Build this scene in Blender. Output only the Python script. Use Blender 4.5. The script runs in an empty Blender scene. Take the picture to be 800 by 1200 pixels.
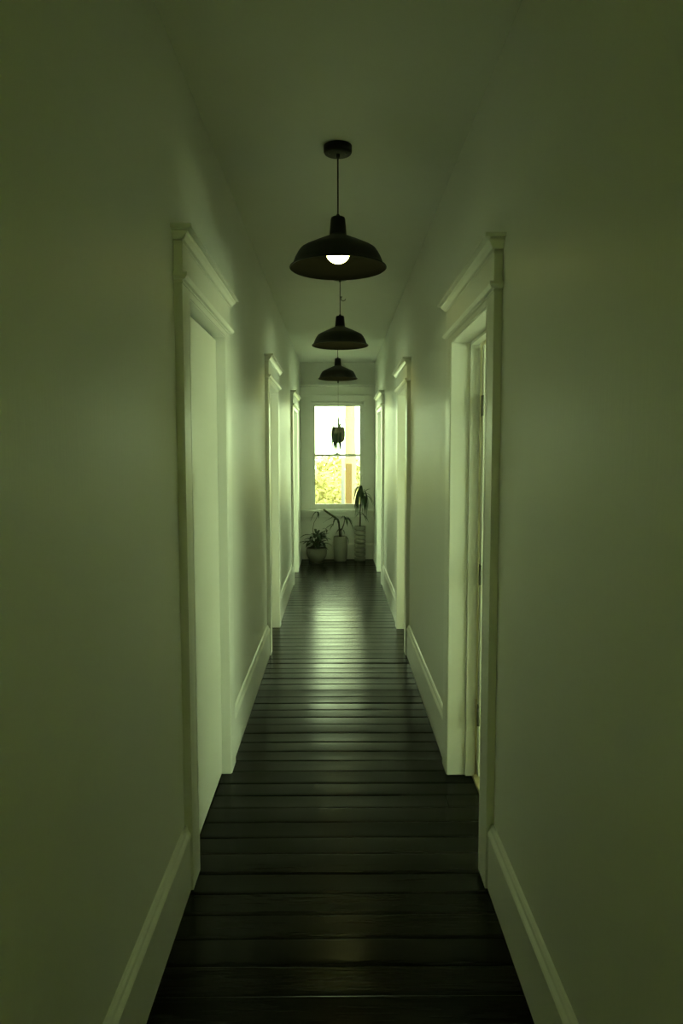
import bpy, bmesh, math, random
from mathutils import Vector, Matrix

# ------------------------------------------------------------------ camera
scene = bpy.context.scene
col = scene.collection
R = math.radians
random.seed(7)

F_PX = 837.1                                   # focal length in pixels of the 800x1200 frame
cam_data = bpy.data.cameras.new('camera')
cam_data.sensor_fit = 'VERTICAL'
cam_data.sensor_height = 36.0
cam_data.lens = 36.0 * F_PX / 1200.0
cam_data.clip_start = 0.05
cam_data.clip_end = 200
cam = bpy.data.objects.new('camera', cam_data)
col.objects.link(cam)
PITCH, YAW, ROLL = -0.0794, 0.006, -0.0014
cam.matrix_world = (Matrix.Translation((-0.0055, 0.0, 1.5))
                    @ Matrix.Rotation(-YAW, 4, 'Z')
                    @ Matrix.Rotation(math.pi / 2 + PITCH, 4, 'X')
                    @ Matrix.Rotation(ROLL, 4, 'Z'))
scene.camera = cam

# ------------------------------------------------------------------ world, sun, exposure
SKY = (0.79, 1.0, 0.535)
SKY_STRENGTH = 9.9
world = bpy.data.worlds.new('world')
scene.world = world
world.use_nodes = True
bg = world.node_tree.nodes['Background']
bg.inputs[0].default_value = (*SKY, 1)
bg.inputs[1].default_value = SKY_STRENGTH

sun_data = bpy.data.lights.new('sun', 'SUN')
sun_data.energy = 9.0
sun_data.angle = R(4)
sun_data.color = (0.95, 1.0, 0.45)
sun = bpy.data.objects.new('sun', sun_data)
sun.rotation_euler = (R(28), R(30), 0)
sun.location = (6, -4, 12)
col.objects.link(sun)

LAMP_COLOR = (1.0, 1.0, 0.29)
GLOBE_STRENGTH = 15.0
BULB_STRENGTH = 130.0

vs = scene.view_settings
vs.view_transform = 'Standard'
vs.look = 'None'
vs.exposure = 0.0
vs.gamma = 1.0
vs.use_curve_mapping = False

# ------------------------------------------------------------------ helpers
class MB:
    """collects shapes; build() links them as one mesh object"""
    def __init__(self):
        self.v = []; self.f = []; self.smooth = []
    def add(self, vs_, fs_, smooth=False):
        o = len(self.v)
        self.v += [tuple(p) for p in vs_]
        for f in fs_:
            self.f.append(tuple(i + o for i in f)); self.smooth.append(smooth)
        return self
    def box(self, x0, x1, y0, y1, z0, z1):
        x0, x1 = min(x0, x1), max(x0, x1)
        p = [(x, y, z) for x in (x0, x1) for y in (y0, y1) for z in (z0, z1)]
        return self.add(p, [(0,1,3,2), (4,6,7,5), (0,4,5,1), (2,3,7,6), (0,2,6,4), (1,5,7,3)])
    def prism(self, prof, fn, t0, t1, smooth=False):
        """closed profile extruded: fn(a, b, t) -> point"""
        n = len(prof)
        p = [fn(a, b, t0) for a, b in prof] + [fn(a, b, t1) for a, b in prof]
        fs = [(i, (i+1) % n, n + (i+1) % n, n + i) for i in range(n)]
        fs += [tuple(range(n))[::-1], tuple(range(n, 2*n))]
        return self.add(p, fs, smooth)
    def lathe(self, prof, cx=0, cy=0, cz=0, n=32, smooth=True, closed=False):
        p = []
        for r, z in prof:
            for k in range(n):
                a = 2*math.pi*k/n
                p.append((cx + r*math.cos(a), cy + r*math.sin(a), cz + z))
        fs = []; m = len(prof)
        for i in range(m if closed else m-1):
            j = (i+1) % m
            for k in range(n):
                fs.append((i*n+k, i*n+(k+1) % n, j*n+(k+1) % n, j*n+k))
        if not closed:
            if prof[0][0] > 1e-5: fs.append(tuple(range(n))[::-1])
            if prof[-1][0] > 1e-5: fs.append(tuple(range((m-1)*n, m*n)))
        return self.add(p, fs, smooth)
    def tube(self, pts, rad, n=8):
        pts = [Vector(p) for p in pts]
        if not isinstance(rad, (list, tuple)): rad = [rad]*len(pts)
        p = []; fs = []
        prev = None
        for i, q in enumerate(pts):
            t = (pts[min(i+1, len(pts)-1)] - pts[max(i-1, 0)]).normalized()
            u = prev if prev is not None else (Vector((1, 0, 0)) if abs(t.x) < .9 else Vector((0, 1, 0)))
            u = (u - t*u.dot(t)).normalized(); prev = u
            w = t.cross(u)
            for k in range(n):
                a = 2*math.pi*k/n
                p.append(q + (u*math.cos(a) + w*math.sin(a))*rad[i])
        for i in range(len(pts)-1):
            for k in range(n):
                fs.append((i*n+k, i*n+(k+1) % n, (i+1)*n+(k+1) % n, (i+1)*n+k))
        fs.append(tuple(range(n))[::-1]); fs.append(tuple(range((len(pts)-1)*n, len(pts)*n)))
        return self.add(p, fs, True)
    def mesh(self, name, mat=None, recalc=True, bevel=0):
        me = bpy.data.meshes.new(name)
        me.from_pydata(self.v, [], self.f)
        me.polygons.foreach_set('use_smooth', self.smooth)
        if recalc or bevel:
            bm = bmesh.new(); bm.from_mesh(me)
            bmesh.ops.remove_doubles(bm, verts=bm.verts, dist=1e-6)
            bmesh.ops.recalc_face_normals(bm, faces=bm.faces)
            if bevel:
                es = [e for e in bm.edges if len(e.link_faces) == 2 and e.calc_face_angle(0) > 0.6]
                bmesh.ops.bevel(bm, geom=es, offset=bevel, segments=2, profile=.6, affect='EDGES')
            bm.to_mesh(me); bm.free()
        if mat: me.materials.append(mat)
        me.update()
        return me
    def build(self, name, mat=None, parent=None, recalc=True, bevel=0):
        o = bpy.data.objects.new(name, self.mesh(name, mat, recalc, bevel))
        col.objects.link(o)
        if parent: o.parent = parent
        return o

def tag(o, label=None, cat=None, group=None, kind=None):
    if label: o['label'] = label
    if cat: o['category'] = cat
    if group: o['group'] = group
    if kind: o['kind'] = kind
    return o

def empty(name, loc=(0, 0, 0)):
    e = bpy.data.objects.new(name, None)
    e.empty_display_size = .1
    e.location = loc
    col.objects.link(e)
    return e

def copy_tree(o, parent=None):
    c = o.copy(); col.objects.link(c); c.parent = parent
    for ch in list(o.children): copy_tree(ch, c)
    return c

# ------------------------------------------------------------------ materials
def new_mat(name):
    m = bpy.data.materials.new(name); m.use_nodes = True
    nt = m.node_tree
    return m, nt, nt.nodes, nt.links, nt.nodes['Principled BSDF']

def noise_mat(name, c1, c2, rough=.5, scale=8, stretch=(1, 1, 1), bump=0.1, bscale=60, bdist=.002,
              rough_var=0.0, spec=.5, bstretch=(1, 1, 1)):
    m, nt, N, L, b = new_mat(name)
    tc = N.new('ShaderNodeTexCoord')
    mp = N.new('ShaderNodeMapping'); mp.inputs['Scale'].default_value = stretch
    L.new(tc.outputs['Object'], mp.inputs[0])
    n1 = N.new('ShaderNodeTexNoise'); n1.inputs['Scale'].default_value = scale; n1.inputs['Detail'].default_value = 5
    L.new(mp.outputs[0], n1.inputs['Vector'])
    mix = N.new('ShaderNodeMix'); mix.data_type = 'RGBA'
    mix.inputs[6].default_value = (*c1, 1); mix.inputs[7].default_value = (*c2, 1)
    L.new(n1.outputs['Fac'], mix.inputs[0])
    L.new(mix.outputs[2], b.inputs['Base Color'])
    b.inputs['Roughness'].default_value = rough
    b.inputs['Specular IOR Level'].default_value = spec
    if rough_var:
        mr = N.new('ShaderNodeMapRange')
        mr.inputs['From Min'].default_value = .3; mr.inputs['From Max'].default_value = .7
        mr.inputs['To Min'].default_value = rough - rough_var; mr.inputs['To Max'].default_value = rough + rough_var
        L.new(n1.outputs['Fac'], mr.inputs[0]); L.new(mr.outputs[0], b.inputs['Roughness'])
    if bump:
        mp2 = N.new('ShaderNodeMapping'); mp2.inputs['Scale'].default_value = bstretch
        L.new(tc.outputs['Object'], mp2.inputs[0])
        n2 = N.new('ShaderNodeTexNoise'); n2.inputs['Scale'].default_value = bscale; n2.inputs['Detail'].default_value = 4
        L.new(mp2.outputs[0], n2.inputs['Vector'])
        bp = N.new('ShaderNodeBump'); bp.inputs['Strength'].default_value = bump; bp.inputs['Distance'].default_value = bdist
        L.new(n2.outputs['Fac'], bp.inputs['Height']); L.new(bp.outputs[0], b.inputs['Normal'])
    return m

M = {}
M['room'] = noise_mat('room_cream_bounce_tint', (.78, .74, .50), (.82, .78, .54), rough=.7, scale=3, bump=.1)  # unseen rooms, yellow added to warm the light they bounce out
M['aqua'] = noise_mat('room_aqua_bounce_tint', (.60, .76, .72), (.64, .80, .76), rough=.7, scale=3, bump=.1)  # unseen farthest rooms, teal added to cool the light they bounce out
M['grey_floor'] = noise_mat('grey_wood_floor', (.42, .50, .47), (.50, .58, .55), rough=.5, scale=6, stretch=(1, 12, 1), bump=.1)  # unseen farthest rooms, cool tint picked for the bounced light
M['wall'] = noise_mat('wall_paint', (.745, .75, .725), (.79, .795, .77), rough=.42, scale=3, bump=.35, bscale=30, bdist=.002, bstretch=(3, 3, .35))
M['ceiling'] = noise_mat('ceiling_paint', (.72, .725, .70), (.76, .765, .74), rough=.85, scale=4, bump=.15, bscale=120)
M['trim'] = noise_mat('trim_gloss_paint', (.785, .79, .765), (.825, .83, .805), rough=.33, scale=6, bump=.12, bscale=50, bstretch=(1, 1, .4))
M['leaf_paint'] = noise_mat('door_paint', (.78, .78, .72), (.82, .82, .76), rough=.38, scale=5, bump=.12, bscale=40)
M['gap'] = noise_mat('subfloor_black', (.004, .004, .003), (.007, .007, .005), rough=.9, bump=0)
M['pale_floor'] = noise_mat('pale_wood_floor', (.58, .49, .27), (.68, .59, .35), rough=.5, scale=6, stretch=(1, 12, 1), bump=.1)
M['black_metal'] = noise_mat('black_enamel', (.007, .0075, .006), (.011, .012, .0095), rough=.5, spec=.4, scale=30, bump=.03, bscale=200)
M['black_inside'] = noise_mat('black_matt_lining', (.0025, .0027, .002), (.004, .0043, .003), rough=.8, spec=.1, bump=0)
M['black_cord'] = noise_mat('black_cord', (.008, .008, .007), (.012, .012, .010), rough=.7, bump=.1, bscale=300)
M['screw'] = noise_mat('dark_screw', (.03, .03, .025), (.05, .05, .04), rough=.3, bump=0)
M['housing'] = noise_mat('bulb_housing', (.25, .25, .23), (.30, .30, .28), rough=.5, bump=0)
M['terracotta'] = noise_mat('grey_clay', (.13, .13, .11), (.18, .18, .15), rough=.7, scale=14, bump=.2, bscale=80)
M['stoneware'] = noise_mat('pale_stoneware', (.17, .17, .14), (.22, .22, .18), rough=.55, scale=10, bump=.15, bscale=60)
M['ribbed'] = noise_mat('cream_ceramic', (.22, .22, .19), (.28, .28, .24), rough=.5, scale=10, bump=.1, bscale=60)
M['basket'] = noise_mat('woven_basket', (.12, .11, .07), (.22, .20, .14), rough=.85, scale=60, stretch=(1, 1, 5), bump=.6, bscale=120)
M['rope'] = noise_mat('jute_rope', (.10, .09, .06), (.16, .14, .10), rough=.9, bump=.3, bscale=300)
M['soil'] = noise_mat('potting_soil', (.012, .010, .007), (.03, .025, .018), rough=.95, scale=60, bump=.8, bscale=90, bdist=.006)
M['leaf_dark'] = noise_mat('leaf_dark_green', (.018, .040, .014), (.035, .070, .022), rough=.45, scale=25, bump=.1)
M['leaf_mid'] = noise_mat('leaf_mid_green', (.030, .060, .020), (.055, .095, .030), rough=.45, scale=25, bump=.1)
M['leaf_red'] = noise_mat('leaf_red_green', (.045, .030, .018), (.035, .050, .020), rough=.45, scale=18, bump=.1)
M['cane'] = noise_mat('plant_cane', (.06, .07, .03), (.10, .11, .05), rough=.7, scale=30, bump=.3, bscale=60)
M['stem'] = noise_mat('plant_stem', (.030, .032, .018), (.055, .055, .030), rough=.75, scale=30, bump=.3, bscale=60)
M['hinge'] = noise_mat('hinge_metal', (.10, .10, .08), (.15, .15, .12), rough=.4, bump=0)
M['brass'] = noise_mat('latch_metal', (.16, .16, .12), (.22, .22, .17), rough=.4, bump=0)
M['grass'] = noise_mat('lawn_grass', (.17, .17, .08), (.24, .22, .12), rough=.9, scale=3, bump=.6, bscale=30, bdist=.03)
M['bush_leaf'] = noise_mat('bush_leaf', (.30, .27, .10), (.42, .37, .18), rough=.7, scale=2, bump=0)
M['bark'] = noise_mat('tree_bark', (.22, .18, .12), (.34, .28, .22), rough=.9, scale=12, stretch=(1, 1, .3), bump=.8, bscale=20, bdist=.02)
M['wood_post'] = noise_mat('brown_post', (.095, .050, .020), (.13, .072, .032), rough=.85, scale=10, stretch=(3, 3, .3), bump=.4, bscale=30)
M['white_post'] = noise_mat('white_post_paint', (.17, .16, .22), (.20, .19, .26), rough=.6, bump=.05)
M['siding'] = noise_mat('outer_wall', (.45, .45, .42), (.5, .5, .47), rough=.8, bump=.05)

# dark stained floor boards
def floor_material():
    m, nt, N, L, b = new_mat('dark_floor_boards')
    tc = N.new('ShaderNodeTexCoord'); info = N.new('ShaderNodeObjectInfo')
    add = N.new('ShaderNodeVectorMath'); add.operation = 'MULTIPLY_ADD'
    cmb = N.new('ShaderNodeCombineXYZ')
    for k in range(3): L.new(info.outputs['Random'], cmb.inputs[k])
    add.inputs[1].default_value = (37, 53, 11)
    L.new(cmb.outputs[0], add.inputs[0]); L.new(tc.outputs['Object'], add.inputs[2])
    mp = N.new('ShaderNodeMapping'); mp.inputs['Scale'].default_value = (1.2, 22, 22)
    L.new(add.outputs[0], mp.inputs[0])
    grain = N.new('ShaderNodeTexNoise'); grain.inputs['Scale'].default_value = 4; grain.inputs['Detail'].default_value = 6
    L.new(mp.outputs[0], grain.inputs['Vector'])
    wear = N.new('ShaderNodeTexNoise'); wear.inputs['Scale'].default_value = 5; wear.inputs['Detail'].default_value = 5
    L.new(add.outputs[0], wear.inputs['Vector'])
    cr = N.new('ShaderNodeValToRGB')
    cr.color_ramp.elements[0].position = .3; cr.color_ramp.elements[0].color = (.0035, .0038, .0030, 1)
    cr.color_ramp.elements[1].position = .75; cr.color_ramp.elements[1].color = (.009, .009, .007, 1)
    L.new(grain.outputs['Fac'], cr.inputs[0])
    mul = N.new('ShaderNodeMix'); mul.data_type = 'RGBA'; mul.blend_type = 'MULTIPLY'; mul.inputs[0].default_value = 1
    mr = N.new('ShaderNodeMapRange'); mr.inputs['To Min'].default_value = .65; mr.inputs['To Max'].default_value = 1.4
    L.new(info.outputs['Random'], mr.inputs[0])
    L.new(cr.outputs[0], mul.inputs[6]); L.new(mr.outputs[0], mul.inputs[7])
    L.new(mul.outputs[2], b.inputs['Base Color'])
    rr = N.new('ShaderNodeMapRange')
    rr.inputs['From Min'].default_value = .3; rr.inputs['From Max'].default_value = .7
    rr.inputs['To Min'].default_value = .215; rr.inputs['To Max'].default_value = .252
    L.new(wear.outputs['Fac'], rr.inputs[0])
    rv = N.new('ShaderNodeMath'); rv.operation = 'MULTIPLY_ADD'; rv.inputs[1].default_value = .045; rv.inputs[2].default_value = -.022
    ra = N.new('ShaderNodeMath'); ra.operation = 'ADD'
    L.new(info.outputs['Random'], rv.inputs[0]); L.new(rv.outputs[0], ra.inputs[0]); L.new(rr.outputs[0], ra.inputs[1])
    L.new(ra.outputs[0], b.inputs['Roughness'])
    b.inputs['Specular IOR Level'].default_value = .09
    bp = N.new('ShaderNodeBump'); bp.inputs['Strength'].default_value = .12; bp.inputs['Distance'].default_value = .0012
    L.new(grain.outputs['Fac'], bp.inputs['Height'])
    L.new(bp.outputs[0], b.inputs['Normal'])
    return m
M['boards'] = floor_material()

def glass_material():
    m, nt, N, L, b = new_mat('window_glass')
    N.remove(b)
    out = N['Material Output']
    tr = N.new('ShaderNodeBsdfTransparent'); tr.inputs[0].default_value = (.97, .99, .97, 1)
    gl = N.new('ShaderNodeBsdfGlossy'); gl.inputs['Roughness'].default_value = .02
    fr = N.new('ShaderNodeFresnel'); fr.inputs[0].default_value = 1.45
    tc = N.new('ShaderNodeTexCoord'); nz = N.new('ShaderNodeTexNoise'); nz.inputs['Scale'].default_value = 3
    L.new(tc.outputs['Object'], nz.inputs['Vector'])
    bp = N.new('ShaderNodeBump'); bp.inputs['Strength'].default_value = .05
    L.new(nz.outputs['Fac'], bp.inputs['Height']); L.new(bp.outputs[0], gl.inputs['Normal'])
    mx = N.new('ShaderNodeMixShader')
    L.new(fr.outputs[0], mx.inputs[0]); L.new(tr.outputs[0], mx.inputs[1]); L.new(gl.outputs[0], mx.inputs[2])
    L.new(mx.outputs[0], out.inputs['Surface'])
    return m
M['glass'] = glass_material()

def blind_material():  # translucent sheet that softens the added window behind the camera
    m, nt, N, L, b = new_mat('diffuser_fabric')
    N.remove(b)
    tr = N.new('ShaderNodeBsdfTranslucent'); tr.inputs[0].default_value = (.37, .37, .22, 1)
    df = N.new('ShaderNodeBsdfDiffuse'); df.inputs[0].default_value = (.4, .4, .34, 1)
    mx = N.new('ShaderNodeAddShader')
    L.new(tr.outputs[0], mx.inputs[0]); L.new(df.outputs[0], mx.inputs[1])
    L.new(mx.outputs[0], N['Material Output'].inputs['Surface'])
    return m
M['blind'] = blind_material()

def bulb_material(name, strength):
    m, nt, N, L, b = new_mat(name)
    N.remove(b)
    em = N.new('ShaderNodeEmission')
    em.inputs[0].default_value = (*LAMP_COLOR, 1); em.inputs[1].default_value = strength
    L.new(em.outputs[0], N['Material Output'].inputs['Surface'])
    return m
M['bulb_globe'] = bulb_material('lit_globe_bulb', GLOBE_STRENGTH)
M['bulb'] = bulb_material('lit_small_bulb', BULB_STRENGTH)

# ------------------------------------------------------------------ dimensions
WX = 0.532           # corridor wall plane (half width)
WT = 0.11            # wall thickness
CX = 0.505           # casing front plane
CEIL = 2.81
Y0, Y1 = -1.3, 10.27
OUT = 2.5            # inner plane of the outer walls of the side rooms
HEAD = 2.03          # head of the door openings
# doorways: (side, near jamb, far jamb)
DOORS = [(-1, 2.495, 3.27), (1, 2.495, 3.25), (-1, 5.40, 6.14), (1, 5.39, 6.08), (-1, 8.30, 9.10), (1, 8.32, 9.14)]

DROP = {DOORS[1]: .028, DOORS[3]: .028}      # two of the right-hand heads sit a little lower

# ------------------------------------------------------------------ shell
def side_wall(side):
    mb = MB(); a, b = side*WX, side*(WX+WT)
    ops = sorted((n, f, HEAD - DROP.get((s, n, f), 0)) for s, n, f in DOORS if s == side)
    y = Y0
    for n, f, hd in ops:
        mb.box(a, b, y, n - .02, 0, CEIL)
        mb.box(a, b, n - .02, f + .02, hd + .02, CEIL)
        y = f + .02
    mb.box(a, b, y, Y1, 0, CEIL)
    return mb
tag(side_wall(-1).build('wall_left', M['wall']), 'long white painted wall on the left of the corridor', 'wall', kind='structure')
tag(side_wall(1).build('wall_right', M['wall']), 'long white painted wall on the right of the corridor', 'wall', kind='structure')

WINX, WZ0, WZ1 = 0.385, 0.725, 2.26         # rough opening of the end window
mb = MB()
mb.box(-OUT-.15, -WINX, Y1, Y1+.16, -.6, CEIL+.2); mb.box(WINX, OUT+.15, Y1, Y1+.16, -.6, CEIL+.2)
mb.box(-WINX, WINX, Y1, Y1+.16, -.6, WZ0); mb.box(-WINX, WINX, Y1, Y1+.16, WZ1, CEIL+.2)
tag(mb.build('wall_end', M['wall']), 'far end wall of the corridor around the window', 'wall', kind='structure')
BW, BZ0, BZ1 = .46, .35, 2.35                # unseen window added behind the camera to light the near walls
mb = MB()
mb.box(-OUT-.15, -BW, Y0-.16, Y0, -.6, CEIL+.2); mb.box(BW, OUT+.15, Y0-.16, Y0, -.6, CEIL+.2)
mb.box(-BW, BW, Y0-.16, Y0, -.6, BZ0); mb.box(-BW, BW, Y0-.16, Y0, BZ1, CEIL+.2)
tag(mb.build('wall_behind', M['wall']), 'wall closing the corridor behind the camera', 'wall', kind='structure')
tag(MB().box(-OUT-.15, OUT+.15, Y0, Y1, CEIL, CEIL+.2).build('ceiling', M['ceiling']), 'plain white plaster ceiling above the corridor', 'ceiling', kind='structure')

# side rooms: pale floors, outer walls with windows, partitions
ROOM_WINDOWS = {1: [(.4, 2.75), (4.6, 6.3), (7.4, 9.9)], -1: [(4.8, 5.7), (7.4, 9.9)]}  # unseen, placed and sized for the daylight sent through the doorways
RZ0, RZ1 = .65, 2.30
ROOM_Y = [(Y0, 4.35), (4.35, 7.25), (7.25, Y1)]
ROOM_PAINT = ['room', 'room', 'aqua']
ROOM_FLOOR = ['pale_floor', 'pale_floor', 'grey_floor']
nth = ['nearest', 'middle', 'farthest']
for side, nm in ((-1, 'left'), (1, 'right')):
    for q, (ya, yb) in enumerate(ROOM_Y):
        f = MB().box(side*(WX+WT-.014), side*OUT, ya, yb, -.12, 0).build('floor_room_%s_%d' % (nm, q+1), M[ROOM_FLOOR[q]])
        tag(f, 'wooden floor of the %s room on the %s' % (nth[q], nm), 'floor', kind='structure')
        mb = MB(); a, b = side*OUT, side*(OUT+.15); y = ya
        for n, fa in ROOM_WINDOWS[side]:
            if not (ya < n < yb): continue
            mb.box(a, b, y, n, -.6, CEIL); mb.box(a, b, n, fa, -.6, RZ0); mb.box(a, b, n, fa, RZ1, CEIL); y = fa
        mb.box(a, b, y, yb, -.6, CEIL)
        tag(mb.build('wall_outer_%s_%d' % (nm, q+1), M[ROOM_PAINT[q]]), 'outer wall of the %s room on the %s' % (nth[q], nm), 'wall', kind='structure')
    for k, py in enumerate((4.3, 7.2)):
        tag(MB().box(side*(WX+WT), side*OUT, py, py+.1, 0, CEIL).build('wall_partition_%s_%d' % (nm, k+1), M['room']),
            '%s partition between the rooms on the %s' % (('nearer', 'farther')[k], nm), 'wall', kind='structure')

# ------------------------------------------------------------------ floor boards (each one a piece of the floor)
floor = tag(MB().box(-(WX+WT-.014), WX+WT-.014, Y0, Y1, -.12, -.022).build('floor', M['gap']),
            'dark stained floorboards laid across the corridor', 'floor', kind='structure')
def plank_mesh(w, cup, seed, x0=-.622, x1=.622):
    rnd = random.Random(seed)
    g = .0006
    prof = [(g, -.021), (g, -.004), (g+.0008, -.0012), (g+.004, -.0002)]
    prof.append((g+.0045, -.0001))
    for k in range(1, 6):
        t = k/6; y = g+.004 + (w-2*g-.008)*t
        prof.append((y, -cup*4*t*(1-t)))
    prof += [(w-g-.004, -.0002), (w-g-.0008, -.0012), (w-g, -.004), (w-g, -.021)]
    m = MB()
    xs = [x0 + (x1-x0)*k/14 for k in range(15)]
    n = len(prof); p = []
    ph, ph2, ph3 = rnd.uniform(0, 6), rnd.uniform(0, 6), rnd.uniform(0, 6)
    for x in xs:
        for (y, z) in prof:
            p.append((x, y, z + ((.0005*math.sin(x*5+ph) + .00022*math.sin(x*13+y*25+ph2) + .00012*math.sin(x*27-y*40+ph3)) if z > -.01 else 0)))
    fs = []
    for i in range(len(xs)-1):
        for k in range(n):
            fs.append((i*n+k, i*n+(k+1) % n, (i+1)*n+(k+1) % n, (i+1)*n+k))
    fs.append(tuple(range(n))[::-1]); fs.append(tuple(range((len(xs)-1)*n, len(xs)*n)))
    m.add(p, fs, True)
    me = m.mesh('floor_board', M['boards'])
    me.set_sharp_from_angle(angle=R(14))
    return me
BOARDS = []
for w in (.112, .118, .124):
    for cup in (.0006, -.0003, .0009):
        BOARDS.append((w, plank_mesh(w, cup, int(w*1e4+cup*1e5))))
rb = random.Random(3)
y = Y0 + .002
while y < Y1 - .13:
    w, me = BOARDS[rb.randrange(len(BOARDS))]
    if y < 3.0 <= y + w:                      # one board is pieced out at the right-hand threshold
        q = bpy.data.objects.new('floor_board', plank_mesh(w, .0006, 77, .4715, .622)); q.location = (0, y, -.0002)
        col.objects.link(q); q.parent = floor
        me = plank_mesh(w, .0008, 78, -.622, .469)
    o = bpy.data.objects.new('floor_board', me); col.objects.link(o); o.parent = floor
    flip = rb.random() < .5 and not (y < 3.0 <= y + w)
    tilt = rb.gauss(0, .008)
    o.location = (0, y, -.0008 + rb.uniform(-.0004, .0003))
    if flip:
        o.location.x = 0; o.scale.x = -1
    o.rotation_euler = (tilt, 0, 0)
    y += w
w = Y1 - y
o = bpy.data.objects.new('floor_board', plank_mesh(w, .0006, 99)); o.location = (0, y, -.0008); col.objects.link(o); o.parent = floor

# ------------------------------------------------------------------ baseboards
BB = [(0, 0), (.0185, 0), (.0185, .186), (.022, .190), (.022, .200), (.019, .206), (.013, .214), (.011, .224), (.006, .231), (0, .233)]
n_bb = 0
def baseboard(side, y0, y1, name, label):
    mb = MB().prism(BB, lambda a, b, t: (side*(WX-a), t, b), y0, y1)
    return tag(mb.build(name, M['trim']), label, 'baseboard', kind='structure')
CW = .13             # casing width
spans = {-1: [], 1: []}
for s in (-1, 1):
    y = Y0
    for (ss, n, f) in DOORS:
        if ss == s:
            spans[s].append((y, n-CW)); y = f+CW
    spans[s].append((y, Y1))
where = ['nearest the camera, before the first doorway', 'between the first and second doorways', 'between the second and third doorways', 'beyond the third doorway']
for s, nm in ((-1, 'left'), (1, 'right')):
    for k, (a, b) in enumerate(spans[s]):
        baseboard(s, a, b, 'baseboard_%s_%d' % (nm, k+1), 'white %s baseboard %s' % (nm, where[k]))
mb = MB().prism(BB, lambda a, b, t: (t, Y1-a, b), -WX+.022, WX-.022)
tag(mb.build('baseboard_end', M['trim']), 'white baseboard below the end window behind the pots', 'baseboard', kind='structure')

# ------------------------------------------------------------------ doorways
CROWN = [(0, 0), (.030, 0), (.030, .008), (.0275, .009), (.0275, .012), (.036, .014), (.040, .019), (.045, .027), (.053, .033), (.053, .0355), (.047, .0365), (.047, .0395), (.066, .0415), (.066, .053), (.062, .055), (0, .055)]
ASTR = [(0, 0), (.030, 0), (.030, .006), (.0275, .007), (.0275, .010), (.037, .012), (.043, .018), (.046, .022), (.046, .031), (0, .031)]
def returned_moulding(prof, base_d, side, y0, y1, z):
    """moulding with mitred returns at both ends; profile (out, up) measured from the wall plane"""
    mb = MB()
    n = len(prof); rings = []
    for end in range(4):
        ring = []
        for a, b in prof:
            over = max(0, a - base_d)
            if end == 0: p = (side*(WX), y0-over, z+b)
            elif end == 1: p = (side*(WX-a), y0-over, z+b)
            elif end == 2: p = (side*(WX-a), y1+over, z+b)
            else: p = (side*(WX), y1+over, z+b)
            ring.append(p)
        rings.append(ring)
    p = [q for r in rings for q in r]
    fs = []
    for e in range(3):
        for k in range(n):
            fs.append((e*n+k, e*n+(k+1) % n, (e+1)*n+(k+1) % n, (e+1)*n+k))
    mb.add(p, fs)
    return mb

def doorway(idx, side, n, f, label, stop=True):
    root = tag(empty('door_%d' % idx, (0, 0, 0)), label, 'door frame', kind='structure')
    T = M['trim']
    dr = DROP.get((side, n, f), 0); hd = HEAD - dr
    d = WX - CX
    for y0, y1 in ((n-CW, n-.004), (f+.004, f+CW)):
        w = y1 - y0; near = y1 <= n
        prof = [(0, 0), (0, d), (w-.026, d), (w-.026, d-.007), (w-.021, d-.007), (w-.021, d), (w-.004, d), (w, d-.004), (w, 0)]
        MB().prism(prof, lambda p, q, t: (side*(WX-q), (y0+p) if near else (y1-p), t), 0, 2.056-dr).build('casing', T, root)
    # head board between the neck moulding and the cornice
    MB().box(side*CX, side*WX, n-.004, f+.004, hd+.004, 2.056-dr).build('head_strip', T, root)
    MB().box(side*(CX-.002), side*WX, n-CW, f+CW, 2.086-dr, 2.182-dr).build('head_board', T, root, bevel=.002)
    returned_moulding(ASTR, d, side, n-CW, f+CW, 2.056-dr).build('neck_moulding', T, root)
    returned_moulding(CROWN, d, side, n-CW, f+CW, 2.179-dr).build('cornice', T, root)
    # jambs line the opening through the wall
    xi, xo = side*(CX+.004), side*(WX+WT-.006)
    MB().box(xi, xo, n-.02, n, 0, hd).build('jamb', T, root)
    MB().box(xi, xo, f, f+.02, 0, hd).build('jamb', T, root)
    MB().box(xi, xo, n-.02, f+.02, hd, hd+.02).build('head_jamb', T, root)
    if stop:
        a, b = side*(CX+.088), side*(CX+.123)
        MB().box(a, b, f-.012, f, 0, hd).build('door_stop', T, root)
        MB().box(a, b, n, n+.012, 0, hd).build('door_stop', T, root)
        MB().box(a, b, n+.012, f-.012, hd-.012, hd).build('door_stop', T, root)
    return root

dl = ['white door frame on the left nearest the camera, door shut',
      'white door frame on the right nearest the camera, door open',
      'white door frame in the middle of the left wall',
      'white door frame in the middle of the right wall',
      'white door frame at the far end of the left wall by the window',
      'white door frame at the far end of the right wall by the window']
roots = []
for i, (s, n, f) in enumerate(DOORS):
    roots.append(doorway(i+1, s, n, f, dl[i], stop=(i != 0)))
# shut leaf in the first left doorway
s, n, f = DOORS[0]
lf = MB().box(-(CX+.045), -(CX+.085), n+.003, f-.003, .008, HEAD-.014).build('door_leaf', M['leaf_paint'], roots[0], bevel=.002)
MB().box(-(CX+.088), -(CX+.12), n, n+.02, 0, HEAD).build('door_stop', M['trim'], roots[0])
MB().box(-(CX+.088), -(CX+.12), f-.02, f, 0, HEAD).build('door_stop', M['trim'], roots[0])
MB().box(-(CX+.088), -(CX+.12), n+.02, f-.02, HEAD-.03, HEAD).build('door_stop', M['trim'], roots[0])
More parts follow.
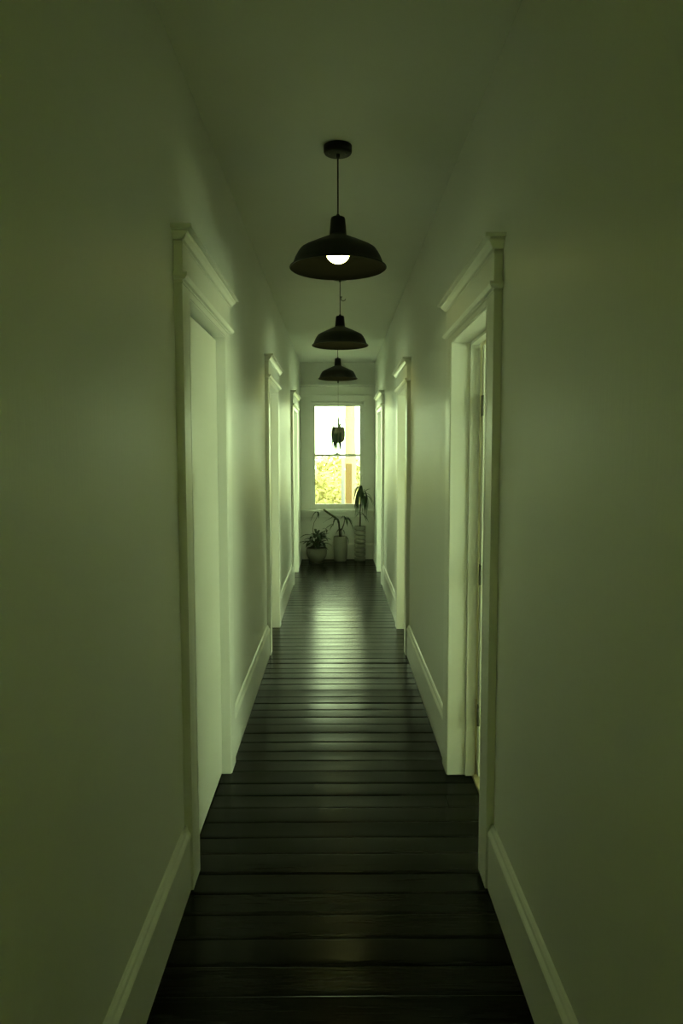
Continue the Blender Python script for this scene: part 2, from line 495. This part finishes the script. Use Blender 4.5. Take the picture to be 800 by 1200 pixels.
# open leaf of the first right doorway, folded back square to the corridor inside the room
s, n, f = DOORS[1]
xh = WX+WT+.004
lf = MB().box(xh, xh+.74, f-.045, f-.005, .010, HEAD-.042).build('door_leaf', M['leaf_paint'], roots[1], bevel=.002)
for z in (.30, .957, 1.72):
    h = MB(); h.lathe([(.006, -.045), (.006, .045)], xh-.004, f-.050, z, n=10); h.box(xh-.003, xh+.0, f-.046, f-.010, z-.045, z+.045)
    h.build('hinge', M['hinge'], lf)

# ------------------------------------------------------------------ end window
win = tag(empty('window_1', (0, Y1, WZ0)), 'tall white sash window at the end of the corridor', 'window', kind='structure')
def wpart(mb, name, mat='trim', parent=win, bevel=0):
    o = mb.build(name, M[mat], None, bevel=bevel)
    base = Vector((0, Y1, WZ0)) if parent is win else None
    o.parent = parent
    o.matrix_parent_inverse = Matrix.Translation((0, -Y1, -WZ0))
    return o
wy = Y1
for s in (-1, 1):
    wpart(MB().box(s*.378, s*.528, wy-.034, wy, .725, 2.337), 'casing', bevel=.003)
wpart(MB().box(-.378, .378, wy-.034, wy, 2.262, 2.337), 'head_casing', bevel=.002)
wpart(MB().box(-.53, .53, wy-.040, wy, 2.350, 2.465), 'head_board', bevel=.002)
wpart(MB().box(-.53, .53, wy-.062, wy, 2.337, 2.350), 'head_bead', bevel=.002)
wpart(MB().prism([(0, 0), (.042, 0), (.060, .008), (.115, .012), (.115, .030), (0, .030)], lambda a, b, t: (t, wy-a, 2.465+b), -.53, .53), 'head_cap')
wpart(MB().box(-.53, .53, wy-.125, wy+.02, .694, .724), 'sill', bevel=.004)
wpart(MB().box(-.515, .515, wy-.022, wy, .625, .694), 'apron', bevel=.002)
wpart(MB().box(-.53, .53, wy-.060, wy, .612, .626), 'apron_bead', bevel=.002)
for s in (-1, 1):
    wpart(MB().box(s*.352, s*.384, wy+.03, wy+.14, .726, 2.258), 'frame_stile')
wpart(MB().box(-.384, .384, wy+.03, wy+.14, 2.228, 2.258), 'frame_head')
wpart(MB().box(-.384, .384, wy+.02, wy+.17, .700, .735), 'outer_sill')
def sash(name, y, z0, z1, bot, top, x=.352, st=.028):
    m = MB()
    m.box(-x, -x+st, y, y+.034, z0, z1); m.box(x-st, x, y, y+.034, z0, z1)
    m.box(-x+st, x-st, y, y+.034, z0, z0+bot); m.box(-x+st, x-st, y, y+.034, z1-top, z1)
    s_ = wpart(m, name)
    p = MB().box(-x+st-.004, x-st+.004, y+.014, y+.018, z0+bot-.004, z1-top+.004).build('pane', M['glass'])
    p.parent = s_
    return s_
up = sash('upper_sash', wy+.104, 1.482, 2.230, .034, .028)
lo = sash('lower_sash', wy+.066, .736, 1.516, .060, .034)
lt = MB(); lt.lathe([(.0, .022), (.012, .020), (.020, .012), (.024, 0)], 0, wy+.082, 1.516, n=16); lt.box(-.034, .034, wy+.068, wy+.098, 1.514, 1.519)
lt = lt.build('latch', M['brass']); lt.parent = lo
# unseen window added behind the camera as fill light, a blind softening it
wb = tag(empty('window_0'), 'unseen window added behind the camera as fill light, with a diffusing blind', 'window', kind='structure')
m = MB(); m.box(-BW, -BW+.05, Y0-.10, Y0-.05, BZ0, BZ1); m.box(BW-.05, BW, Y0-.10, Y0-.05, BZ0, BZ1); m.box(-BW+.05, BW-.05, Y0-.10, Y0-.05, BZ0, BZ0+.05); m.box(-BW+.05, BW-.05, Y0-.10, Y0-.05, BZ1-.05, BZ1)
m.build('sash_frame', M['trim'], wb)
MB().box(-BW+.05, BW-.05, Y0-.078, Y0-.074, BZ0+.05, BZ1-.05).build('pane', M['glass'], wb)
MB().box(-BW, BW, Y0-.032, Y0-.030, BZ0, BZ1).build('diffuser_blind', M['blind'], wb)
# plain unseen sash windows of the side rooms, sized for the daylight they admit
k = 2
for side in (1, -1):
    for (n, f) in ROOM_WINDOWS[side]:
        wr = tag(empty('window_%d' % k), 'unseen window in the outer wall of the %s room, number %d from the camera' % ('right' if side > 0 else 'left', k-1 if side > 0 else k-4), 'window', kind='structure'); k += 1
        m = MB(); a, b = side*(OUT+.03), side*(OUT+.09)
        m.box(a, b, n, n+.05, RZ0, RZ1); m.box(a, b, f-.05, f, RZ0, RZ1)
        m.box(a, b, n+.05, f-.05, RZ0, RZ0+.05); m.box(a, b, n+.05, f-.05, RZ1-.05, RZ1); m.box(a, b, n+.05, f-.05, 1.43, 1.47)
        m.build('sash_frame', M['trim'], wr)
        for z0, z1 in ((RZ0+.05, 1.43), (1.47, RZ1-.05)):
            MB().box(side*(OUT+.058), side*(OUT+.062), n+.05, f-.05, z0, z1).build('pane', M['glass'], wr)

# ------------------------------------------------------------------ pendant lamps
LAMP_Z = 2.30        # height of the shade rim
def make_lamp(big):
    root = empty('pendant_lamp', (0, 0, LAMP_Z))
    top = CEIL - LAMP_Z
    # shade, a wall of real thickness
    outer = [(.205, .000), (.209, .003), (.208, .006), (.200, .010), (.193, .022), (.184, .044), (.172, .066), (.163, .078), (.150, .086), (.100, .110), (.060, .128), (.040, .136), (.036, .142)]
    inner = [(.034, .140), (.040, .132), (.060, .124), (.100, .106), (.150, .082), (.161, .075), (.169, .063), (.180, .042), (.189, .021), (.196, .008), (.203, .002)]
    sh = MB().lathe(outer + inner, n=64, closed=True).build('shade', M['black_metal'], root)
    sh.data.materials.append(M['black_inside'])
    for i, pg in enumerate(sh.data.polygons):
        if i >= (len(outer)-1)*64: pg.material_index = 1
    nk = MB().lathe([(.0, .140), (.0365, .140), (.0365, .146), (.0335, .180), (.031, .206), (.029, .213), (.024, .216), (.0, .216)], n=32).build('socket_cap', M['black_metal'], root)
    MB().lathe([(.0, .214), (.009, .214), (.008, .224), (.005, .228), (.0, .228)], n=16).build('strain_relief', M['black_metal'], root)
    MB().tube([(0, 0, .222), (0, 0, top-.02)], .0032, n=10).build('cord', M['black_cord'], root)
    cp = MB().lathe([(.0, top-.034), (.050, top-.034), (.057, top-.031), (.060, top-.025), (.060, top-.001), (.0, top-.001)], n=48).build('canopy', M['black_metal'], root)
    MB().lathe([(.0, top-.050), (.007, top-.050), (.009, top-.044), (.009, top-.032), (.0, top-.032)], n=16).build('cord_grip', M['black_metal'], cp)
    for a in (-.035, .035):
        MB().lathe([(.0, top-.039), (.004, top-.038), (.005, top-.035), (.005, top-.033), (.0, top-.033)], a, -.012, 0, n=12).build('screw', M['screw'], cp)
    # nearest lamp: a large globe that reaches down to the rim; the others: a small bulb high in the shade
    MB().lathe([(.0, .141), (.016, .141), (.016, .118 if big else .132), (.0, .118 if big else .132)], n=24).build('bulb_base', M['housing'], root)
    if big:
        prof = [(.016, .1175)] + [(.052*math.sin(R(a)), .070 + .048*math.cos(R(a))) for a in range(22, 180, 8)] + [(.0, .022)]
    else:
        prof = [(.014, .134)] + [(.026*math.sin(R(a)), .108 + .026*math.cos(R(a))) for a in range(36, 180, 9)] + [(.0, .082)]
    MB().lathe(prof, n=32).build('bulb', M['bulb_globe'] if big else M['bulb'], root)
    return root
lamps = [make_lamp(True), make_lamp(False)]
lamps.append(copy_tree(lamps[1]))
LL = ['black metal pendant lamp nearest the camera, its lit bulb showing', 'middle of the three black metal pendant lamps', 'black metal pendant lamp farthest away, in front of the window head']
for i, (x, y) in enumerate(((0.0, 3.15), (.018, 5.33), (.004, 7.62))):
    o = lamps[i]
    o.location = (x, y, LAMP_Z)
    tag(o, LL[i], 'pendant lamp', 'pendant lamps along the corridor ceiling')
# small ceiling hook beside the middle lamp
hk = MB()
hk.tube([(.03, 6.05, CEIL), (.03, 6.05, CEIL-.02), (.036, 6.05, CEIL-.032), (.05, 6.05, CEIL-.034), (.062, 6.05, CEIL-.028), (.066, 6.05, CEIL-.018)], .0035, n=8)
hk.lathe([(.0, CEIL-.004), (.010, CEIL-.004), (.012, CEIL), (.0, CEIL)], .03, 6.05, 0, n=12)
tag(hk.build('ceiling_hook', M['screw']), 'small dark hook in the ceiling behind the middle lamp', 'hook')

# ------------------------------------------------------------------ plants
def leaf(parent, p0, p1, p2, width, mat, fold=.35, name='leaf', segs=8, shape='strap'):
    width *= 1.1 if shape == 'oval' else 1.0
    p0, p1, p2 = Vector(p0), Vector(p1), Vector(p2)
    pts = []; fs = []
    up = Vector((0, 0, 1))
    th = .0006
    rows = []
    for i in range(segs+1):
        t = i/segs
        c = p0*(1-t)**2 + p1*2*t*(1-t) + p2*t*t
        d = (p1-p0)*(1-t)*2 + (p2-p1)*2*t
        if d.length < 1e-6: d = p2-p0
        d.normalize()
        sd = d.cross(up)
        if sd.length < .05: sd = Vector((1, 0, 0))
        sd.normalize()
        nn = sd.cross(d).normalized()
        if shape == 'strap': w = width*(.6 + .4*math.sin(math.pi*min(.5, t*.9+.05)))*(1 if t < .6 else max(.05, (1-((t-.6)/.4)**2)))
        else: w = width*max(.04, math.sin(math.pi*min(1, .06+t*.94))**.8)
        for q in (c - sd*w/2 + nn*w*fold*.5, c, c + sd*w/2 + nn*w*fold*.5): rows.append(q + nn*th)
        for q in (c - sd*w/2 + nn*w*fold*.5, c, c + sd*w/2 + nn*w*fold*.5): rows.append(q - nn*th)
    for i in range(segs):
        a, b = i*6, (i+1)*6
        fs += [(a, a+1, b+1, b), (a+1, a+2, b+2, b+1), (a+4, a+3, b+3, b+4), (a+5, a+4, b+4, b+5), (a+3, a, b, b+3), (a+2, a+5, b+5, b+2)]
    m = MB().add(rows, fs, True)
    return m.build(name, mat, parent, recalc=False)

rp = random.Random(11)
# --- squat bowl with a bushy plant, on the left
bx, by = -.295, 9.93
pl = tag(empty('potted_plant', (bx, by, 0)), 'bushy potted plant in a squat round bowl, left of the three under the window', 'potted plant')
MB().lathe([(.0, .0), (.098, .0), (.108, .006), (.112, .016), (.106, .018), (.098, .010), (.0, .010)], n=40).build('saucer', M['terracotta'], pl)
MB().lathe([(.0, .012), (.070, .012), (.080, .018), (.110, .050), (.134, .090), (.145, .130), (.146, .170), (.140, .198), (.139, .208), (.133, .210), (.130, .200), (.134, .170), (.130, .150), (.0, .150)], n=48).build('pot', M['terracotta'], pl)
MB().lathe([(.131, .176), (.09, .184), (.0, .190)], n=32).build('soil', M['soil'], pl)
for k in range(5):
    a = rp.uniform(0, 6.28); r = rp.uniform(.01, .05)
    MB().tube([(r*math.cos(a), r*math.sin(a), .18), (r*1.4*math.cos(a), r*1.4*math.sin(a), .27), (r*2*math.cos(a), r*2*math.sin(a), .36)], [.006, .005, .003]).build('stem', M['stem'], pl)
for k in range(46):
    a = rp.uniform(0, 6.28); z = rp.uniform(.21, .40); r0 = rp.uniform(.0, .06)
    ln = rp.uniform(.10, .19) * (1.1 if abs(math.cos(a)) > .6 else .8)
    c, s_ = math.cos(a), math.sin(a)
    if s_ > 0 : ln *= .8
    rise = rp.uniform(.01, .10); drop = rp.uniform(-.03, .13)
    leaf(pl, (r0*c, r0*s_, z), (c*(r0+ln*.55), s_*(r0+ln*.55), z+rise), (c*(r0+ln), s_*(r0+ln), z+rise-drop), rp.uniform(.028, .048),
         M['leaf_red'] if (z < .28 and rp.random() < .6) else M['leaf_dark'] if rp.random() < .7 else M['leaf_mid'], shape='oval')
# the long arching shoot of this plant
MB().tube([(-.03, .0, .34), (-.055, .02, .46), (-.035, .03, .56), (.0, .04, .62), (.02, .05, .685), (.005, .05, .705)], [.004, .004, .0035, .003, .003, .002]).build('stem', M['stem'], pl)
for q1, q2, w in (((-.02, .04, .73), (-.085, .02, .575), .026), ((.03, .03, .72), (.028, .01, .62), .022), ((.06, .06, .74), (.10, .05, .71), .018), ((-.03, .06, .70), (-.06, .07, .63), .02)):
    leaf(pl, (.005, .05, .705), q1, q2, w, M['leaf_dark'])
# side shoot on the right with a few blades
MB().tube([(.04, -.02, .30), (.10, -.03, .40), (.13, -.03, .47)], [.004, .003, .002]).build('stem', M['stem'], pl)
for q1, q2, w in (((.16, -.03, .53), (.215, -.03, .52), .022), ((.11, -.04, .50), (.085, -.05, .47), .02), ((.15, -.02, .47), (.14, -.02, .40), .018)):
    leaf(pl, (.13, -.03, .47), q1, q2, w, M['leaf_dark'])

# --- tall rounded pot with a branching cane, in the middle
bx, by = .038, 10.09
pl = tag(empty('potted_plant', (bx, by, 0)), 'forked cane plant in a tall plain pot, middle of the three under the window', 'potted plant')
MB().lathe([(.0, .0), (.074, .0), (.082, .006), (.090, .035), (.096, .09), (.099, .18), (.099, .28), (.096, .335), (.094, .352), (.088, .354), (.086, .340), (.088, .31), (.0, .31)], n=48).build('pot', M['stoneware'], pl)
MB().lathe([(.087, .322), (.05, .328), (.0, .330)], n=32).build('soil', M['soil'], pl)
MB().tube([(-.005, 0, .32), (-.008, 0, .42), (-.016, 0, .50), (-.022, 0, .56), (-.036, 0, .595)], [.014, .013, .012, .012, .012], n=10).build('trunk', M['stem'], pl)
MB().tube([(-.030, 0, .585), (-.075, -.01, .620), (-.15, -.02, .672), (-.225, -.03, .728), (-.237, -.03, .737)], [.014, .014, .0145, .015, .012], n=12).build('cane', M['cane'], pl)
MB().tube([(-.010, 0, .43), (.025, -.01, .46), (.052, -.01, .53), (.066, -.01, .60)], [.010, .009, .008, .007], n=10).build('branch', M['stem'], pl)
MB().tube([(.012, .01, .33), (.016, .01, .40), (.012, .02, .46)], [.007, .006, .004], n=8).build('branch', M['stem'], pl)
MB().tube([(-.05, -.01, .60), (-.085, -.02, .585), (-.10, -.02, .56), (-.095, -.02, .53)], [.006, .005, .004, .003], n=8).build('branch', M['stem'], pl)
T1 = (.066, -.01, .60)
for q1, q2, w in (((.12, -.02, .65), (.185, -.05, .46), .022), ((.12, -.05, .64), (.175, -.07, .535), .020), ((.10, -.04, .64), (.10, -.06, .49), .022),
                  ((.09, .02, .66), (.15, .03, .57), .018), ((.05, -.03, .66), (.0, -.05, .60), .018), ((.08, -.05, .63), (.088, -.07, .52), .018),
                  ((.06, .03, .66), (.02, .05, .62), .018), ((.13, -.03, .63), (.190, -.06, .43), .018)):
    leaf(pl, T1, q1, q2, w, M['leaf_dark'])
T2 = (-.06, -.01, .605)
for q1, q2, w in (((-.10, -.02, .66), (-.16, -.03, .585), .020), ((-.08, -.05, .62), (-.105, -.06, .49), .020), ((-.13, -.04, .64), (-.245, -.05, .545), .016),
                  ((-.06, .03, .65), (-.10, .05, .57), .016), ((-.04, -.04, .62), (-.035, -.06, .54), .016)):
    leaf(pl, T2, q1, q2, w, M['leaf_dark'])
T3 = (-.095, -.02, .53)
for q1, q2, w in (((-.13, -.03, .53), (-.19, -.04, .475), .022), ((-.12, -.05, .51), (-.15, -.06, .44), .018)):
    leaf(pl, T3, q1, q2, w, M['leaf_mid'])
T4 = (.012, .01, .44)
for q1, q2, w in (((-.02, -.02, .48), (-.06, -.03, .39), .022), ((-.03, .02, .46), (-.07, .02, .36), .020), ((.05, -.02, .46), (.06, -.03, .38), .018)):
    leaf(pl, T4, q1, q2, w, M['leaf_dark'])
leaf(pl, (.07, -.06, .345), (.105, -.075, .365), (.118, -.08, .245), .022, M['leaf_dark'])

# --- ribbed cylinder pot with a dracaena, on the right
bx, by = .318, 10.125
pl = tag(empty('potted_plant', (bx, by, 0)), 'tall thin dracaena in a ribbed cylinder pot, right of the three under the window', 'potted plant')
prof = [(.0, .0), (.070, .0)]
z = .0
for k in range(7):
    prof += [(.073, z+.004), (.078, z+.012), (.079, z+.030), (.079, z+.044), (.076, z+.050), (.060, z+.054), (.060, z+.060)]
    z += .062
prof += [(.075, z+.002), (.078, z+.01), (.079, z+.05), (.077, z+.060), (.071, z+.060), (.069, z+.04), (.0, z+.04)]
MB().lathe(prof, n=48).build('pot', M['ribbed'], pl)
MB().lathe([(.070, .468), (.04, .474), (.0, .476)], n=32).build('soil', M['soil'], pl)
MB().tube([(0, 0, .46), (.004, 0, .60), (.002, -.005, .75), (.004, -.008, .92), (.004, -.01, 1.09)], [.010, .009, .008, .007, .005], n=10).build('trunk', M['stem'], pl)
MB().tube([(.003, -.006, .86), (.035, -.015, .93), (.058, -.02, 1.02)], [.006, .005, .004], n=8).build('branch', M['stem'], pl)
TA = Vector((.004, -.01, 1.085)); TB = Vector((.058, -.02, 1.015))
def blade(T, dx, dy, up_, dz, w, mat=None):
    T = Vector((T.x, T.y, T.z - rp.uniform(0, .10) - (.0 if dz > 0 else .02)))
    leaf(pl, T, (T.x+dx*.55, T.y+dy*.55, T.z+up_), (T.x+dx, T.y+dy, T.z+dz), w, mat or (M['leaf_dark'] if rp.random() < .75 else M['leaf_mid']), segs=10)
blade(TA, -.078, -.02, .13, .21, .016); blade(TA, -.045, .0, .14, .23, .014); blade(TA, .03, .0, .12, .16, .014)
blade(TA, -.105, -.03, .10, .02, .014); blade(TA, -.115, -.06, .08, -.12, .018)
for dx, dz in ((-.085, -.28), (-.075, -.36), (-.06, -.32), (-.045, -.40), (-.03, -.30), (.01, -.33), (-.055, -.22), (-.10, -.20), (.03, -.25)):
    blade(TA, dx, rp.uniform(-.12, .02), rp.uniform(-.02, .09), dz + rp.uniform(-.03, .03), rp.uniform(.020, .030))
for dx, dz in ((.16, -.20), (.13, -.10), (.05, -.27), (.03, -.32), (.0, -.26), (-.03, -.30), (.07, -.22), (.09, .05), (-.02, -.20)):
    blade(TB, dx*.95, rp.uniform(-.12, .0), rp.uniform(.03, .08), dz + rp.uniform(-.02, .02), rp.uniform(.018, .028))
TC = Vector((.003, -.006, .74))
blade(TC, .12, -.05, .01, -.115, .020); blade(TC, .085, -.08, .02, -.12, .016); blade(TC, -.065, -.06, .03, -.03, .016); blade(TC, -.03, -.08, .05, .01, .016)

# --- hanging planter in front of the window
hx, hy = .010, 9.78
hp = tag(empty('hanging_planter', (hx, hy, 1.67)), 'small round planter hanging on a cord before the window', 'hanging planter')
def hpart(mb, name, mat): return mb.build(name, M[mat], hp)
hpart(MB().lathe([(.0, .0), (.045, .002), (.072, .016), (.088, .050), (.093, .10), (.092, .15), (.085, .190), (.078, .208), (.070, .208), (.074, .18), (.0, .175)], n=40), 'basket', 'basket')
hpart(MB().lathe([(.069, .186), (.03, .192), (.0, .193)], n=24), 'soil', 'soil')
for k in range(3):
    a = R(-80 + 120*k); c, s_ = math.cos(a), math.sin(a)
    hpart(MB().tube([(0, 0, -.004), (.05*c, .05*s_, .0), (.079*c, .079*s_, .014), (.095*c, .095*s_, .05), (.099*c, .099*s_, .10), (.098*c, .098*s_, .15), (.086*c, .086*s_, .205), (.04*c, .04*s_, .33), (0, 0, .46)], .0035, n=8), 'strap', 'rope')
hpart(MB().tube([(0, 0, .455), (0, 0, .80), (0, 0, CEIL-1.67-.03)], .0016, n=6), 'cord', 'rope')
hpart(MB().lathe([(.0, .80), (.010, .803), (.012, .815), (.010, .838), (.004, .848), (.0, .85)], n=16), 'swivel', 'screw')
hpart(MB().tube([(0, 0, CEIL-1.67), (0, 0, CEIL-1.67-.035)], .004, n=8), 'hook', 'screw')
hoop = [(-.045 + .085*math.cos(a), .01, .40 + .075*math.sin(a)) for a in [R(10 + 160*k/16) for k in range(17)]]
hpart(MB().tube(hoop, .0020, n=6), 'wire_hoop', 'rope')
for dx, dy, up_, dz, w in ((-.080, -.07, .09, -.34, .020), (-.060, -.085, .07, -.42, .018), (-.040, -.095, .06, -.44, .018), (-.022, -.10, .05, -.40, .018), (.020, -.10, .06, -.40, .020), (.034, -.095, .05, -.33, .018),
                           (-.125, -.02, .10, -.02, .020), (-.115, .03, .12, -.10, .020), (-.05, .02, .14, .12, .018), (-.09, .0, .12, .10, .020), (.04, .03, .10, .06, .020), (.06, -.03, .07, .035, .020), (.005, -.04, .12, .17, .016), (-.13, .0, .10, -.14, .018), (.065, .02, .08, .03, .020), (-.035, .0, .10, .07, .02), (.02, .0, .10, .07, .02)):
    leaf(hp, (dx*.3, dy*.3, .19), (dx*.95, dy*1.05, .19+up_*.9), (dx, dy*1.25, .19+dz), w*1.3, M['leaf_dark'], segs=10)

# ------------------------------------------------------------------ outside the window
GZ = -.5
tag(MB().box(-40, 40, Y1+.16, 60, GZ-.2, GZ).build('ground', M['grass']), 'sunlit yellow green lawn outside the window', 'lawn', kind='structure')
def foliage(parent, centre, rad, n, size, mat, seed, name='foliage'):
    rnd = random.Random(seed); mb = MB()
    for k in range(n):
        while True:
            v = Vector((rnd.uniform(-1, 1), rnd.uniform(-1, 1), rnd.uniform(-1, 1)))
            if .45 < v.length < 1: break
        c = Vector((centre[0]+v.x*rad[0], centre[1]+v.y*rad[1], centre[2]+v.z*rad[2]))
        a = Vector((rnd.gauss(0, 1), rnd.gauss(0, 1), rnd.gauss(0, 1))).normalized()
        b = a.orthogonal().normalized(); s_ = size*rnd.uniform(.6, 1.3); nn = a.cross(b)*s_*.12
        mb.add([c-a*s_, c+b*s_*.45+nn, c+a*s_, c-b*s_*.45+nn], [(0, 1, 2), (0, 2, 3)])
    o = mb.build(name, mat, parent, recalc=False); o['kind'] = 'stuff'
    return o
def bush(loc, rad, n, size, label, seed):
    e = tag(empty('bush', loc), label, 'bush')
    for k in range(5):
        a = k*1.26
        MB().tube([(0, 0, 0), (.1*math.cos(a), .1*math.sin(a), rad[2]*.8), (rad[0]*.5*math.cos(a), rad[1]*.5*math.sin(a), rad[2]*1.5)], [.03, .02, .01], n=6).build('stem', M['bark'], e)
    foliage(e, (0, 0, rad[2]), rad, n, size, M['bush_leaf'], seed)
    return e
bush((-.30, 15.4, GZ), (.95, .7, .83), 3000, .07, 'round yellow green bush seen through the lower window pane', 5)
bush((-.2, 23.0, GZ), (2.6, 1.2, .98), 3600, .12, 'pale bush farther out, behind the round bush', 6)
# tree with a rough pale trunk
tr = tag(empty('tree', (.265, 14.3, GZ)), 'pale barked tree trunk outside the right side of the window', 'tree')
pts = []; rads = []
for k in range(16):
    z = k*.3; pts.append((.012*math.sin(z*1.7), .01*math.cos(z*2.1), z)); rads.append(.125 - .006*k*.5 + .008*math.sin(k*2.3) + (.05 if k == 0 else 0))
MB().tube(pts, rads, n=20).build('trunk', M['bark'], tr)
for k in range(5):
    a = k*1.25+.4
    MB().tube([(0, 0, 3.6+.15*k), (.5*math.cos(a), .5*math.sin(a), 4.2+.15*k), (1.3*math.cos(a), 1.3*math.sin(a), 4.7+.15*k)], [.06, .04, .02], n=8).build('branch', M['bark'], tr)
foliage(tr, (0, 0, 5.3), (1.8, 1.8, 1.1), 3000, .09, M['bush_leaf'], 8)
# slim sapling at the left edge of the window
sp = tag(empty('sapling', (-.50, 13.2, GZ)), 'slim leafy sapling at the left edge of the window view', 'sapling')
MB().tube([(0, 0, 0), (-.02, 0, 1.2), (.0, 0, 2.2), (.03, 0, 3.0)], [.015, .012, .008, .004], n=8).build('stem', M['stem'], sp)
rs = random.Random(21)
for k in range(14):
    z = .9 + k*.13; d = 1 if k % 3 else -1; ln = rs.uniform(.07, .14)
    leaf(sp, (0, 0, z), (d*ln*.6, -.03, z+.05), (d*ln*1.15, -.04, z-.01), .030, M['leaf_dark'], shape='oval')
# posts beside the tree
p = tag(MB().box(.155, .275, 13.6, 13.72, GZ, 1.34).build('fence_post', M['wood_post'], bevel=.01), 'brown wooden post standing before the tree outside', 'post')
p = tag(MB().box(.075, .145, 13.9, 13.98, GZ, 1.45).build('white_post', M['white_post'], bevel=.006), 'slim white painted post beside the brown one outside', 'post')
